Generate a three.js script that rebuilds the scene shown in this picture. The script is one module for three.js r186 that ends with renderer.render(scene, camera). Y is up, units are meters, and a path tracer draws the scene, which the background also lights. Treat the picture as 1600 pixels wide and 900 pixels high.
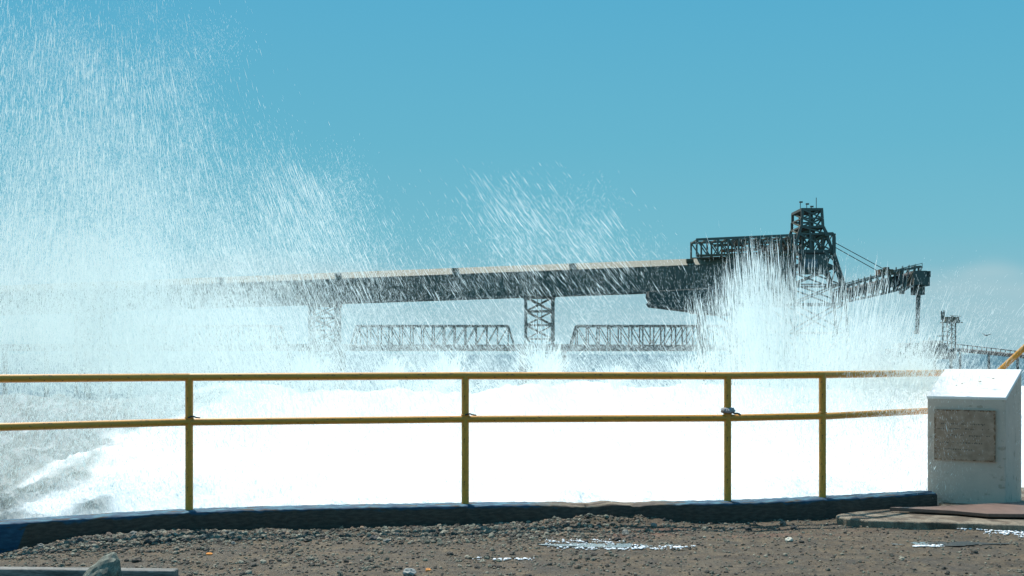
import * as THREE from 'three';
import { createNoise2D, createNoise3D } from 'simplex-noise';
import { mergeGeometries } from 'three/addons/utils/BufferGeometryUtils.js';
import { RoundedBoxGeometry } from 'three/addons/geometries/RoundedBoxGeometry.js';

// ---------------------------------------------------------------- camera, sky, sun, exposure
const F = 2050, HORIZON = 552, EYE = 1.36;              // focal length in photo pixels, horizon row, eye height in metres
const scene = new THREE.Scene();
const camera = new THREE.PerspectiveCamera(2 * Math.atan(450 / F) * 180 / Math.PI, 16 / 9, 0.1, 12000);
camera.position.set(0, EYE, 0);
camera.setViewOffset(1600, 900, 0, -(HORIZON - 450), 1600, 900);   // level camera, lens shifted up

function rng(seed) { let a = seed | 0; return () => { a = (a + 0x6d2b79f5) | 0; let t = Math.imul(a ^ (a >>> 15), 1 | a); t = (t + Math.imul(t ^ (t >>> 7), 61 | t)) ^ t; return ((t ^ (t >>> 14)) >>> 0) / 4294967296; }; }
const N2 = createNoise2D(rng(11)), N3 = createNoise3D(rng(12)), N2b = createNoise2D(rng(13));
const clamp = (x, a = 0, b = 1) => Math.min(b, Math.max(a, x)), lerp = (a, b, t) => a + (b - a) * t;
const smooth = (x, a, b) => { const t = clamp((x - a) / (b - a)); return t * t * (3 - 2 * t); };
const fbm = (x, y, o = 4) => { let s = 0, a = 0.5; for (let i = 0; i < o; i++, x *= 2.03, y *= 2.03, a *= 0.5) s += a * N2(x, y); return s; };
const lin = (r, g, b) => [r, g, b].map((c) => { c /= 255; return c <= 0.04045 ? c / 12.92 : ((c + 0.055) / 1.055) ** 2.4; });
const rgb = (r, g, b) => new THREE.Color().setRGB(r, g, b);

const SUN_UP = 1.07, SUN_LEFT = 0.5, sunDir = new THREE.Vector3(-Math.sin(SUN_LEFT) * Math.cos(SUN_UP), Math.sin(SUN_UP), -Math.cos(SUN_LEFT) * Math.cos(SUN_UP)), EXPOSURE = 1.12;
{
  // clear sky: colour by height above the horizon, a whiter glow round the sun, a thin low bank of haze cloud
  const W = 2048, H = 1024, data = new Float32Array(W * H * 4);
  const stops = [[-90, lin(150, 180, 190)], [0, lin(150, 190, 200)], [2, lin(142, 190, 203)], [5, lin(118, 187, 206)], [9, lin(103, 181, 206)], [15.5, lin(87, 172, 206)], [35, lin(70, 155, 200)], [90, lin(52, 130, 185)]];
  for (let j = 0; j < H; j++) {
    const el = ((j + 0.5) / H - 0.5) * 180;
    let k = 0; while (k < stops.length - 2 && el > stops[k + 1][0]) k++;
    const t = clamp((el - stops[k][0]) / (stops[k + 1][0] - stops[k][0]));
    const base = [0, 1, 2].map((c) => lerp(stops[k][1][c], stops[k + 1][1][c], t));
    for (let i = 0; i < W; i++) {
      const az = ((i + 0.5) / W - 0.5) * 2 * Math.PI, ce = Math.cos(el * Math.PI / 180);
      const x = Math.cos(az) * ce, y = Math.sin(el * Math.PI / 180), z = Math.sin(az) * ce;
      const cos = x * sunDir.x + y * sunDir.y + z * sunDir.z, glow = 0.5 * Math.exp((cos - 1) * 14) + 1.2 * Math.exp((cos - 1) * 90);
      let bank = 0;
      if (el > 0 && el < 7) {
        const top = 4.0 + 0.8 * N3(x * 2.2, z * 2.2, 3) + 0.3 * N3(x * 14, z * 14, 5);
        bank = 1.0 * smooth(top - el, -0.1, 0.8) * (0.75 + 0.35 * N3(x * 9, el * 1.1, z * 9));
      }
      const o = (j * W + i) * 4, cloud = lin(164, 200, 210);
      for (let c = 0; c < 3; c++) data[o + c] = lerp(base[c], cloud[c], clamp(bank)) / EXPOSURE + glow * [1, 0.97, 0.9][c];
      data[o + 3] = 1;
    }
  }
  const sky = new THREE.DataTexture(data, W, H, THREE.RGBAFormat, THREE.FloatType);
  sky.mapping = THREE.EquirectangularReflectionMapping; sky.magFilter = THREE.LinearFilter; sky.needsUpdate = true;
  scene.background = sky; scene.environment = sky;
}
const sun = new THREE.DirectionalLight(rgb(1, 0.965, 0.9), 4.9);
sun.position.copy(sunDir).multiplyScalar(120).add(new THREE.Vector3(0, 0, -60)); sun.target.position.set(0, 0, -60);
sun.castShadow = true; sun.shadow.mapSize.set(4096, 4096);
Object.assign(sun.shadow.camera, { left: -110, right: 110, top: 110, bottom: -110, near: 1, far: 400 });
scene.add(sun, sun.target);
const renderer = new THREE.WebGLRenderer({ antialias: true });
renderer.setSize(1024, 576);
renderer.toneMapping = THREE.LinearToneMapping; renderer.toneMappingExposure = EXPOSURE;
renderer.shadowMap.enabled = true; renderer.shadowMap.type = THREE.PCFSoftShadowMap;

// ---------------------------------------------------------------- helpers
const at = (px, py, d) => new THREE.Vector3((px - 800) / F * d, EYE + (HORIZON - py) / F * d, -d);   // metres from a bearing, a height and a distance
const counts = {};
const numbered = (n) => { const k = counts[n] = (counts[n] ?? -1) + 1; return k ? n + '_' + String(k).padStart(3, '0') : n; };
function tag(o, label, category, group, kind) { o.userData.label = label; if (category) o.userData.category = category; if (group) o.userData.group = group; if (kind) o.userData.kind = kind; return o; }
function sh(m) { m.castShadow = m.receiveShadow = true; return m; }
function thing(name, pos, label, category, group) { const g = new THREE.Group(); g.name = numbered(name); g.position.copy(pos); scene.add(g); return tag(g, label, category, group); }
function mesh(name, geo, mat, parent = scene) { const m = sh(new THREE.Mesh(geo, mat)); m.name = parent === scene ? numbered(name) : name; parent.add(m); return m; }
const unitBox = new THREE.BoxGeometry(1, 1, 1), unitPipe = new THREE.CylinderGeometry(1, 1, 1, 16);
const v3 = (x, y, z) => new THREE.Vector3(x, y, z);
const X_ = v3(1, 0, 0), UPV = v3(0, 1, 0);
function origin(g) { const o = v3(0, 0, 0); for (; g && g !== scene; g = g.parent) o.add(g.position); return o; }
function member(name, a, b, w, h, mat, parent) {          // a steel section from a to b (scene coordinates)
  const m = mesh(name, unitBox, mat, parent), d = b.clone().sub(a), o = origin(parent);
  m.position.copy(a).add(b).multiplyScalar(0.5).sub(o);
  const dir = d.clone().normalize(), side = Math.abs(dir.y) > 0.98 ? X_.clone() : v3(0, 1, 0).cross(dir).normalize(), up = side.clone().cross(dir).normalize();
  m.quaternion.setFromRotationMatrix(new THREE.Matrix4().makeBasis(dir, up, side));
  m.scale.set(d.length(), h, w); return m;
}
function pipe(name, a, b, r, mat, parent, geo = unitPipe) {
  const m = mesh(name, geo, mat, parent), d = b.clone().sub(a);
  m.position.copy(a).add(b).multiplyScalar(0.5).sub(origin(parent));
  m.quaternion.setFromUnitVectors(UPV, d.clone().normalize()); m.scale.set(r, d.length(), r); return m;
}
function block(name, c, sx, sy, sz, mat, parent, turn = 0) { const m = mesh(name, unitBox, mat, parent); m.position.copy(c).sub(origin(parent)); m.scale.set(sx, sy, sz); m.rotation.y = turn; return m; }
function noiseTexture(size, fn, srgb = true) {
  const d = new Uint8Array(size * size * 4);
  for (let j = 0; j < size; j++) for (let i = 0; i < size; i++) { const c = fn(i / size, j / size), o = (j * size + i) * 4; for (let k = 0; k < 3; k++) d[o + k] = clamp(c[k], 0, 255); d[o + 3] = 255; }
  const t = new THREE.DataTexture(d, size, size); t.wrapS = t.wrapT = THREE.RepeatWrapping; t.magFilter = THREE.LinearFilter;
  if (srgb) t.colorSpace = THREE.SRGBColorSpace; t.needsUpdate = true; return t;
}
// noise that tiles over the unit square
const tile = (u, v, f, s = 0) => { const a = u * 2 * Math.PI, b = v * 2 * Math.PI, r = f / (2 * Math.PI); return 0.5 * (N3(Math.cos(a) * r + s, Math.sin(a) * r, Math.cos(b) * r) + N3(Math.sin(b) * r + s, Math.cos(a) * r + 7, Math.sin(a + 1) * r)); };
const std = (o) => new THREE.MeshStandardMaterial(o);

// ---------------------------------------------------------------- line of the kerb and the railing (x, z)
const line = [[-8.2, -6.69], [-6.09, -7.92], [-4.28, -8.98], [-3.65, -9.35], [-2.47, -10.04], [-0.373, -10.47], [1.75, -10.65], [2.586, -10.93], [3.62, -11.4]];
const kerbCurve = new THREE.CatmullRomCurve3(line.map(([x, z]) => v3(x, 0, z)), false, 'centripetal');
const kerbZ = (x) => { let k = 0; while (k < line.length - 2 && x > line[k + 1][0]) k++; const t = (x - line[k][0]) / (line[k + 1][0] - line[k][0]); return lerp(line[k][1], line[k + 1][1], t); };

// ---------------------------------------------------------------- ground
function groundHeight(x, z) {
  const dk = z - kerbZ(x);   // metres in front of the kerb line
  let h = 0.012 * fbm(x * 0.9, z * 0.9, 3) + 0.008 * fbm(x * 5 + 9, z * 5, 3);
  h += 0.085 * Math.exp(-(((x - 0.72) / 0.5) ** 2)) * Math.exp(-((Math.max(0, dk - 0.12) / 0.24) ** 2)) * (0.8 + 0.5 * N2(x * 4, z * 4));
  h += 0.03 * Math.exp(-(((x + 2.7) / 0.75) ** 2)) * Math.exp(-(((dk - 0.4) / 0.35) ** 2));
  h -= 0.075 * smooth(-x, 3.1, 3.7) * Math.exp(-((dk / 0.7) ** 2));
  return h;
}
const groundTex = noiseTexture(1024, (u, v) => {
  const n = 0.5 * tile(u, v, 18) + 0.35 * tile(u, v, 60, 3) + 0.45 * tile(u, v, 190, 6) + 0.5 * tile(u, v, 420, 9), w = tile(u, v, 9, 20);
  const k = 1 + 0.5 * n;
  return [74 * k + 4 * w, 63 * k + 1 * w, 46 * k - 3 * w];
});
const groundBump = noiseTexture(1024, (u, v) => { const n = 128 + 60 * tile(u, v, 60, 3) + 60 * tile(u, v, 190, 6) + 50 * tile(u, v, 420, 9); return [n, n, n]; }, false);
{
  const g = new THREE.BufferGeometry(), pos = [], uv = [], col = [], idx = [];
  const xs = [], zs = [];
  for (let x = -60; x < -6; x += 3) xs.push(x); for (let x = -6; x <= 6.001; x += 0.03) xs.push(x); for (let x = 9; x <= 60; x += 3) xs.push(x);
  for (let t = 0; t <= 1.0001; t += 1 / 24) zs.push(-6.2 + 40 * (1 - t) ** 1.2 + 0);
  const near = 150;
  const rows = [...zs.map((z) => () => z), ...Array.from({ length: near }, (_, k) => (x) => lerp(-6.2, kerbZ(clamp(x, -8.2, 3.62)) - 0.02 - 0.4 * smooth(x, 3.4, 4.2), (k + 1) / near))];
  for (const r of rows) for (const x of xs) {
    const z = r(x), inb = Math.abs(x) < 6 && z < -6.2;
    pos.push(x, inb ? groundHeight(x, z) : -0.004, z); uv.push(x / 2.6, z / 2.6);
    // stains of rusty dust and damp, as patches with their own outline
    const red = smooth(fbm(x * 1.1 + 40, z * 3.2, 4), 0.02, 0.3) * Math.exp(-(((x - 1.0) / 1.3) ** 2)) * Math.exp(-(((z + 9.95) / 0.28) ** 2));
    const rust = 0.35 * smooth(fbm(x * 1.6 - 13, z * 2.4, 4), 0.05, 0.35), pale = smooth(fbm(x * 2.1 + 3, z * 4.7, 4), 0.12, 0.4);
    const damp = smooth(fbm(x * 1.2 + 70, z * 3.5, 4), 0.05, 0.25);
    const k = 1 + 0.18 * pale - 0.22 * damp + 0.25 * fbm(x * 3.1, z * 6.3, 3);
    col.push(k * (1 + 0.5 * red + 0.12 * rust), k * (1 - 0.14 * red - 0.05 * rust), k * (1 - 0.2 * red - 0.1 * rust));
  }
  const nx = xs.length;
  for (let j = 0; j < rows.length - 1; j++) for (let i = 0; i < nx - 1; i++) { const a = j * nx + i, b = a + 1, c = a + nx, d = c + 1; idx.push(a, b, c, b, d, c); }
  g.setAttribute('position', new THREE.Float32BufferAttribute(pos, 3)); g.setAttribute('uv', new THREE.Float32BufferAttribute(uv, 2)); g.setAttribute('color', new THREE.Float32BufferAttribute(col, 3));
  g.setIndex(idx); g.computeVertexNormals();
  const m = mesh('ground', g, std({ map: groundTex, bumpMap: groundBump, bumpScale: 0.012, roughness: 0.85, vertexColors: true }));
  tag(m, 'damp grey brown dirt and grit in front of the kerb', null, null, 'structure');
}
// retaining wall below the kerb, down to the water
{
  const pts = kerbCurve.getPoints(60), g = new THREE.BufferGeometry(), pos = [], idx = [];
  pts.forEach((p, i) => { pos.push(p.x, -0.03, p.z - 0.13, p.x, -4.5, p.z - 0.5); if (i) { const a = (i - 1) * 2; idx.push(a, a + 2, a + 1, a + 1, a + 2, a + 3); } });
  g.setAttribute('position', new THREE.Float32BufferAttribute(pos, 3)); g.setIndex(idx); g.computeVertexNormals();
  tag(mesh('sea_wall', g, std({ color: rgb(0.14, 0.135, 0.125), roughness: 0.9 })), 'concrete sea wall dropping from the kerb to the water', null, null, 'structure');
}

// ---------------------------------------------------------------- sea and surf
const SEA = -4;
{
  const waves = noiseTexture(512, (u, v) => { const n = 128 + 55 * tile(u, v, 14) + 45 * tile(u, v, 34, 4) + 30 * tile(u, v, 80, 8); return [n, n, n]; }, false);
  const g = new THREE.PlaneGeometry(12000, 6000); g.rotateX(-Math.PI / 2); g.translate(0, SEA, -3012);
  const uv = g.attributes.uv; for (let i = 0; i < uv.count; i++) uv.setXY(i, uv.getX(i) * 12000 / 22, uv.getY(i) * 6000 / 22);
  tag(mesh('sea', g, new THREE.MeshPhysicalMaterial({ color: rgb(0.03, 0.085, 0.11), roughness: 0.32, ior: 1.33, bumpMap: waves, bumpScale: 0.8 })), 'blue open sea behind the jetty', null, null, 'structure');
}
// the broken wave heaped against the wall: height of the churned water over the ground plane
function surfHeight(x, z) {
  const d = -z - 11.2;                                     // metres out from the wall
  let h = -0.32 + 0.125 * Math.min(d, 9);
  h += 0.22 * fbm(x * 0.33 + 5, z * 0.3, 3) * smooth(d, 0, 3) + 0.09 * fbm(x * 1.1, z * 0.8 + 4, 4) + 0.03 * Math.abs(N2(x * 3.3, z * 3)) + 0.03 * fbm(x * 9, z * 9, 3);
  if (d > 9) h -= (d - 9) ** 1.5 * 0.14;
  h -= 0.15 * smooth(-x, 4.4, 6.5) * smooth(d, 1, 5);
  return Math.max(h, SEA + 0.02);
}
const foamShare = (x, z) => {                              // 1 = unbroken white foam, 0 = grey churned water
  const edge = -x - 4.6 + 0.55 * fbm(x * 0.8, z * 0.5, 4) * 2 + 0.25 * Math.sin(z * 0.9);
  const open = smooth(edge, -0.25, 0.5), lace = smooth(fbm(x * 2.6 + 8, z * 1.3, 5), 0.1, 0.6) * 0.3 + 0.2 * smooth(fbm(x * 11, z * 6, 4), 0.05, 0.4);
  return 1 - open * (1 - lace);
};
{
  const g = new THREE.BufferGeometry(), pos = [], col = [], idx = [], nx = 440, nz = 260;
  for (let j = 0; j <= nz; j++) for (let i = 0; i <= nx; i++) {
    const t = j / nz, x = lerp(-8.5, 8.5, i / nx) * (1 + 0.55 * t), zk = kerbZ(clamp(x, -8.2, 3.62)) - 0.16, z = lerp(zk, -34, t ** 1.7);
    pos.push(x, surfHeight(x, z), z);
    const f = foamShare(x, z), water = [0.125, 0.152, 0.138];
    for (let c = 0; c < 3; c++) col.push(lerp(water[c], 0.93, f));
  }
  for (let j = 0; j < nz; j++) for (let i = 0; i < nx; i++) { const a = j * (nx + 1) + i, b = a + 1, c = a + nx + 1, d = c + 1; idx.push(a, b, c, b, d, c); }
  g.setAttribute('position', new THREE.Float32BufferAttribute(pos, 3)); g.setAttribute('color', new THREE.Float32BufferAttribute(col, 3)); g.setIndex(idx); g.computeVertexNormals();
  tag(mesh('surf', g, std({ vertexColors: true, roughness: 0.75 })), 'white foaming water of the broken wave heaped behind the kerb', null, null, 'structure');
}

// ---------------------------------------------------------------- spray: flung drops, stretched along their flight as motion streaks
const sprayMat = new THREE.MeshPhysicalMaterial({ color: rgb(0.965, 0.998, 0.985), roughness: 1, transmission: 0.75, thickness: 0, specularIntensity: 0.3 });
class Spray {
  constructor() { this.p = []; this.i = []; }
  add(c, dir, len, r, R) {                                  // a drawn-out drop: three-sided, pointed at both ends
    const a = v3(R() - 0.5, R() - 0.5, R() - 0.5).cross(dir).normalize(), b = dir.clone().cross(a), n = this.p.length / 3, s = (R() - 0.5) * 0.5 * len;
    this.p.push(c.x + dir.x * len / 2, c.y + dir.y * len / 2, c.z + dir.z * len / 2, c.x - dir.x * len / 2, c.y - dir.y * len / 2, c.z - dir.z * len / 2);
    if (r < 0.0022) {                                       // the finest ones are slivers of four faces
      for (const t of [0, 1.9]) { const u = Math.cos(t) * r * 1.1, w = Math.sin(t) * r * 1.1; this.p.push(c.x + a.x * u + b.x * w, c.y + a.y * u + b.y * w, c.z + a.z * u + b.z * w); }
      this.i.push(n, n + 2, n + 3, n + 1, n + 3, n + 2, n, n + 1, n + 2, n, n + 3, n + 1); return;
    }
    for (let k = 0; k < 3; k++) { const t = k * 2.0944, u = Math.cos(t) * r, w = Math.sin(t) * r; this.p.push(c.x + a.x * u + b.x * w + dir.x * s, c.y + a.y * u + b.y * w + dir.y * s, c.z + a.z * u + b.z * w + dir.z * s); }
    for (let k = 0; k < 3; k++) { const q = n + 2 + k, w = n + 2 + (k + 1) % 3; this.i.push(n, q, w, n + 1, w, q); }
  }
  build(name, label) {
    const g = new THREE.BufferGeometry(); g.setAttribute('position', new THREE.Float32BufferAttribute(this.p, 3)); g.setIndex(this.i);
    const m = mesh(name, g, sprayMat); return tag(m, label, 'spray', null, 'stuff');
  }
}
{
  // how thick the spray hangs over the surf: columns every 100 px at 13 m (0.63 m) from the left, rows every 50 px (0.32 m) from the top
  const T = [
    [.12, .05, .03, .02, 0, 0, 0, 0, 0, 0, 0, 0, 0, 0, 0, 0, 0],
    [.16, .1, .1, .05, 0, 0, 0, 0, 0, 0, 0, 0, 0, 0, 0, 0, 0],
    [.22, .26, .3, .1, .01, 0, 0, 0, 0, 0, 0, 0, 0, 0, 0, 0, 0],
    [.34, .4, .46, .17, .02, 0, 0, 0, 0, 0, 0, 0, 0, 0, 0, 0, 0],
    [.5, .54, .58, .25, .03, 0, 0, 0, 0, 0, 0, 0, 0, 0, 0, 0, 0],
    [.7, .7, .66, .36, .08, .01, 0, 0, 0, 0, 0, 0, 0, 0, 0, 0, 0],
    [.95, .95, .85, .5, .3, .25, .02, .01, .09, .02, 0, 0, 0, 0, 0, 0, 0],
    [1.2, 1.15, 1.05, .68, .5, .36, .07, .02, .14, .11, .01, 0, 0, 0, 0, 0, 0],
    [1.8, 1.9, 2.4, 1.1, .66, .4, .12, .07, .13, .14, .05, 0, 0, 0, 0, 0, 0],
    [2.5, 2.8, 3.2, 1.9, 1.0, .5, .18, .1, .12, .12, .03, .0, .1, .06, .0, 0, .02],
    [2.8, 3.3, 3.6, 3.3, 2.6, 1.25, .22, .12, .3, .14, .03, .25, .5, .8, .25, 0, .06],
    [2.8, 3.3, 3.7, 3.7, 3.3, 1.8, .6, .8, .9, .5, .15, .9, 1.9, 3.6, 1.5, .12, .08],
    [0.9, 1.2, 2.4, 3.6, 3.4, 2.6, 2.6, 3.2, 3.2, 2.6, 1.4, 2.0, 4, 5, 3.2, .5, .15],
    [0.8, 0.8, 1.2, 2, 2, 2, 2, 2, 2, 2, 2, 2, 2, 2, 2, 1.2, .3],
    [0.8, .7, .7, 1, 1, 1, 1, 1, 1, 1, 1, 1, 1, 1.2, 1.6, 1.0, .3],
    [.8, .7, .5, .5, .5, .5, .5, .5, .5, .5, .5, .5, .6, .8, 1.2, .7, .2],
    [.6, .5, .4, .3, .3, .3, .3, .3, .3, .3, .3, .3, .4, .5, .6, .3, .1],
  ];
  const D = 13, tau = (px, py) => {
    const x = clamp(px / 100, 0, 15.999), y = clamp(py / 50, 0, 15.999), i = Math.floor(x), j = Math.floor(y), u = x - i, v = y - j;
    return lerp(lerp(T[j][i], T[j][i + 1], u), lerp(T[j + 1][i], T[j + 1][i + 1], u), v);
  };
  const leanAt = [[-200, -14], [0, -9], [170, 0], [300, 13], [500, 21], [700, 31], [850, 37], [1040, 36], [1085, 9], [1230, 0], [1330, -7], [1420, -16], [1600, -34]];
  const lean = (px) => { let k = 0; while (k < leanAt.length - 2 && px > leanAt[k + 1][0]) k++; return lerp(leanAt[k][1], leanAt[k + 1][1], clamp((px - leanAt[k][0]) / (leanAt[k + 1][0] - leanAt[k][0]))) * Math.PI / 180; };
  const left = new Spray(), middle = new Spray(), right = new Spray(), R = rng(77);
  const put = (px, py, ang, len, r, spread) => {
    const s = px < 620 ? left : px < 1062 ? middle : right, d = D + (R() - 0.5) * spread, c = at(px, py, D); c.z = -d;
    const dir = v3(-Math.sin(ang), Math.cos(ang), (R() - 0.5) * 0.35).normalize();
    s.add(c, dir, len, r, R);
  };
  // jets: streaks bunch along the way the water was thrown
  const strength = (px, py) => {
    const a = lean(px), s = px + Math.tan(a) * (py - 560), big = px > 1062;
    const n = 0.55 * N2(s / 34, py / 260 + 3) + 0.35 * N2(s / 11 + 50, py / 120) + 0.4 * N2(px / 120, py / 120 + 40);
    return clamp(big ? 0.9 + 1.7 * n * (1 - 0.6 * smooth(py, 520, 600)) : 0.95 + 0.95 * n, 0.03, 3);
  };
  // single jets of the burst: where each stands, how high it reaches, its half width, its strength
  const jets = [[1088, 480, 4, 1.2], [1102, 458, 5, 1.3], [1118, 470, 4, 1.1], [1134, 488, 5, 1.2], [1150, 408, 4, 2.2], [1166, 396, 5, 3.0], [1180, 424, 3, 1.4], [1193, 398, 5, 3.2], [1206, 430, 4, 1.8], [1222, 470, 4, 0.7], [1240, 452, 3, 0.7], [1254, 425, 3, 0.8], [1270, 450, 3, 0.9], [1285, 468, 4, 1.1], [1300, 440, 4, 1.4], [1316, 476, 5, 1.4], [1338, 470, 5, 1.4], [1354, 446, 5, 2.0], [1372, 458, 4, 1.3], [1392, 492, 6, 0.9], [1415, 510, 6, 0.6], [750, 285, 9, 0.3], [790, 296, 8, 0.28], [835, 318, 10, 0.25], [920, 330, 9, 0.25], [470, 266, 14, 0.45], [430, 284, 12, 0.35], [205, 395, 30, 1.6], [170, 70, 20, 0.2], [225, 80, 16, 0.22], [120, 80, 16, 0.16]];
  const jet = (px, py) => { let t = 0; for (const [x, top, w, q] of jets) { const a = lean(x), s = px - x + Math.tan(-a) * (py - top) , u = s / (w * (1 + Math.max(0, py - top) / 260)); if (Math.abs(u) < 2.5 && py > top - 20) t += (x > 1000 ? 1.0 : 1.1) * q * Math.exp(-u * u) * smooth(py, top - 20, top + 45) * (1 - smooth(py, 540, 620)) * (x < 1000 ? 1 - smooth(py, top + 60, top + 190) : 1); } return t; };
  const step = 10;
  for (let py = -60; py < 800; py += step) for (let px = -160; px < 1760; px += step) {
    const t = tau(px, Math.max(py, 0)) * (py < 0 ? 0.4 : 1) + jet(px + step / 2, py + step / 2);
    if (t <= 0.004) continue;
    const area = step * step * t;
    const share = px > 1440 ? [[0.3, 1.3, 0.0011, 0.05], [0.1, 2.6, 0.0014, 0.08]] : [[0.16, 1.3, 0.0011, 0.05], [0.22, 3.2, 0.0014, 0.1], [0.15, 8, 0.0024, 0.15]];
    for (const [part, px2, r0, l0] of share) {
      let n = area * part / px2 * 1.9; n = Math.floor(n) + (R() < n % 1 ? 1 : 0);
      for (let k = 0; k < n; k++) {
        const x = px + R() * step, y = py + R() * step;
        const s = strength(x, y); if (R() * 1.6 > s) continue;
        const low = smooth(y, 560, 640), f = 0.45 + 1.3 * R() * R();
        put(x, y, lean(x) + (R() - 0.5) * (0.12 + 0.9 * low), l0 * f * (1 - 0.55 * low) * (x > 1070 ? 1 + 0.9 * smooth(-y, -580, -500) : 1), r0 * (0.6 + 0.9 * R()) * (1 + 0.3 * low), 3.2);
      }
    }
  }
  // the finest mist hangs between the streaks: soft puffs, each of several hundred tiny drops
  {
    const puff = new Spray(), Q = rng(909), M = [], count = 420;
    for (let k = 0; k < count; k++) {
      const u = Math.sqrt(-2 * Math.log(1 - Q() * 0.999)) * 0.13, a = Q() * 6.2832, w = (Q() + Q() + Q() - 1.5) * 0.2, tilt = (Q() - 0.5) * 0.4;
      puff.add(v3(Math.cos(a) * u, w * 1.5, Math.sin(a) * u), v3(tilt, 1, (Q() - 0.5) * 0.4).normalize(), 0.012 + 0.016 * Q(), 0.0008, Q);
    }
    const g = new THREE.BufferGeometry(); g.setAttribute('position', new THREE.Float32BufferAttribute(puff.p, 3)); g.setIndex(puff.i);
    const o = new THREE.Object3D(), per = count * 0.42;                                         // photo pixels that one puff covers
    for (let py = -60; py < 800; py += 20) for (let px = -160; px < 1760; px += 20) {
      const t = tau(px + 10, Math.max(py + 10, 0)) * (py < 0 ? 0.4 : 1) + 0.25 * jet(px + 10, py + 10); let n = 400 * t * 0.8 / per; n = Math.floor(n) + (Q() < n % 1 ? 1 : 0);
      for (let k = 0; k < n; k++) {
        const x = px + Q() * 20, y = py + Q() * 20; if (Q() * 1.3 > strength(x, y)) continue;
        o.position.copy(at(x, y, D)); o.position.z = -D + (Q() - 0.5) * 3.2; o.rotation.set(0, Q() * 6.2832, lean(x)); o.scale.set(0.8 + 0.5 * Q(), 0.9 + 0.6 * Q(), 0.8 + 0.5 * Q()); o.updateMatrix(); M.push(o.matrix.clone());
      }
    }
    const im = sh(new THREE.InstancedMesh(g, sprayMat, M.length)); M.forEach((m, i) => im.setMatrixAt(i, m)); im.name = 'sea_mist'; scene.add(im);
    tag(im, 'fine white sea mist hanging over the surf between the bursts of spray', 'mist', null, 'stuff');
  }
  // shafts of water in the burst, and knots of longer streaks where the spray was thrown hardest
  for (const [x, top, w, q] of jets) if (x > 1000) for (let k = 0; k < 95 * q; k++) {
    const a = lean(x), y = top - 8 + 190 * R() ** 0.8, g = (R() + R() + R() - 1.5) * 1.3; if (y > 590) continue;
    put(x + Math.tan(a) * (y - top) + g * w * (0.5 + Math.max(0, y - top) / 130), y, a + (R() - 0.5) * 0.05, 0.12 + 0.26 * R(), 0.0014 + 0.0022 * R(), 1.6);
  }
  for (const [x, y, n, along, across] of [[762, 315, 36, 22, 16], [800, 332, 70, 30, 14], [835, 330, 60, 30, 10], [775, 365, 60, 36, 18], [858, 303, 8, 6, 3], [905, 375, 70, 30, 14], [935, 352, 22, 16, 7], [950, 345, 10, 10, 4], [960, 420, 50, 40, 18], [850, 425, 60, 40, 20], [720, 440, 50, 36, 18], [480, 290, 70, 24, 10], [445, 320, 110, 34, 18], [405, 335, 80, 34, 14], [520, 350, 60, 40, 18], [470, 380, 90, 44, 22], [560, 420, 60, 44, 20], [205, 205, 90, 22, 18], [185, 150, 90, 40, 24], [120, 110, 60, 26, 14], [240, 120, 50, 36, 16], [150, 260, 120, 44, 30], [300, 230, 60, 50, 18], [60, 190, 70, 40, 24], [30, 60, 26, 30, 16], [90, 330, 120, 50, 30], [220, 330, 130, 50, 36], [330, 330, 80, 50, 26], [40, 390, 120, 40, 26]]) for (let k = 0; k < n * (x > 600 ? 0.6 : 1.1); k++) {
    const a = lean(x), u = (R() + R() + R() - 1.5) * 1.5 * along, v = (R() + R() + R() - 1.5) * 1.5 * across;
    put(x + Math.sin(a) * u + Math.cos(a) * v, y + Math.cos(a) * u - Math.sin(a) * v, a + (R() - 0.5) * 0.1, 0.08 + 0.14 * R(), 0.0016 + (x > 600 ? 0.0018 : 0.0026) * R() ** 2, 2.4);
  }
  // little secondary splashes thrown up fanwise from the surf
  for (const [bx, by, n, reach, wide] of [[850, 600, 750, 110, 0.9], [700, 600, 600, 60, 0.8], [610, 600, 500, 50, 0.8], [960, 605, 400, 40, 0.8], [1080, 610, 500, 70, 0.6], [480, 600, 500, 60, 0.8], [1420, 610, 700, 90, 0.7]]) {
    for (let k = 0; k < n; k++) {
      const a = (R() + R() - 1) * wide, q = reach * Math.sqrt(R()) * (0.55 + 0.45 * N2(a * 9, bx)) * (0.7 + 0.3 * Math.cos(a));
      put(bx - Math.sin(a) * q * 1.25 + (R() - 0.5) * 14, by - Math.cos(a) * q, a, 0.05 + 0.1 * R(), 0.002 + 0.003 * R(), 1.2);
    }
  }
  left.build('sea_spray', 'tall white plume of sea spray rising at the far left over the railing');
  middle.build('sea_spray', 'thin slanting sea spray blown across the long conveyor gallery');
  right.build('sea_spray', 'white burst of sea spray shooting up below the lattice head tower');
  // spray that has come over the wall beside the plinth
  const over = new Spray();
  for (let k = 0; k < 15000; k++) {
    const px = 1300 + 172 * R() ** 0.6, py = 575 + (R() + R() + R() - 1.2) * 75, d = lerp(10.93, 12.05, (px - 1285) / 175) - 0.05 - 0.17 * R(), c = at(px, py, d), a = lean(px) + (R() - 0.5) * 0.5;
    if (R() > 0.15 + 0.85 * smooth(px + 30 * N2(px / 18, py / 60), 1300, 1450) - 0.8 * smooth(px + 8 * R(), 1446, 1472)) continue;
    over.add(c, v3(-Math.sin(a), Math.cos(a), 0.2 * (R() - 0.5)).normalize(), 0.012 + 0.025 * R(), 0.0009 + 0.0012 * R(), R);
  }
  over.build('sea_spray', 'veil of fine spray drifting over the rail beside the white plinth');
}

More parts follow.
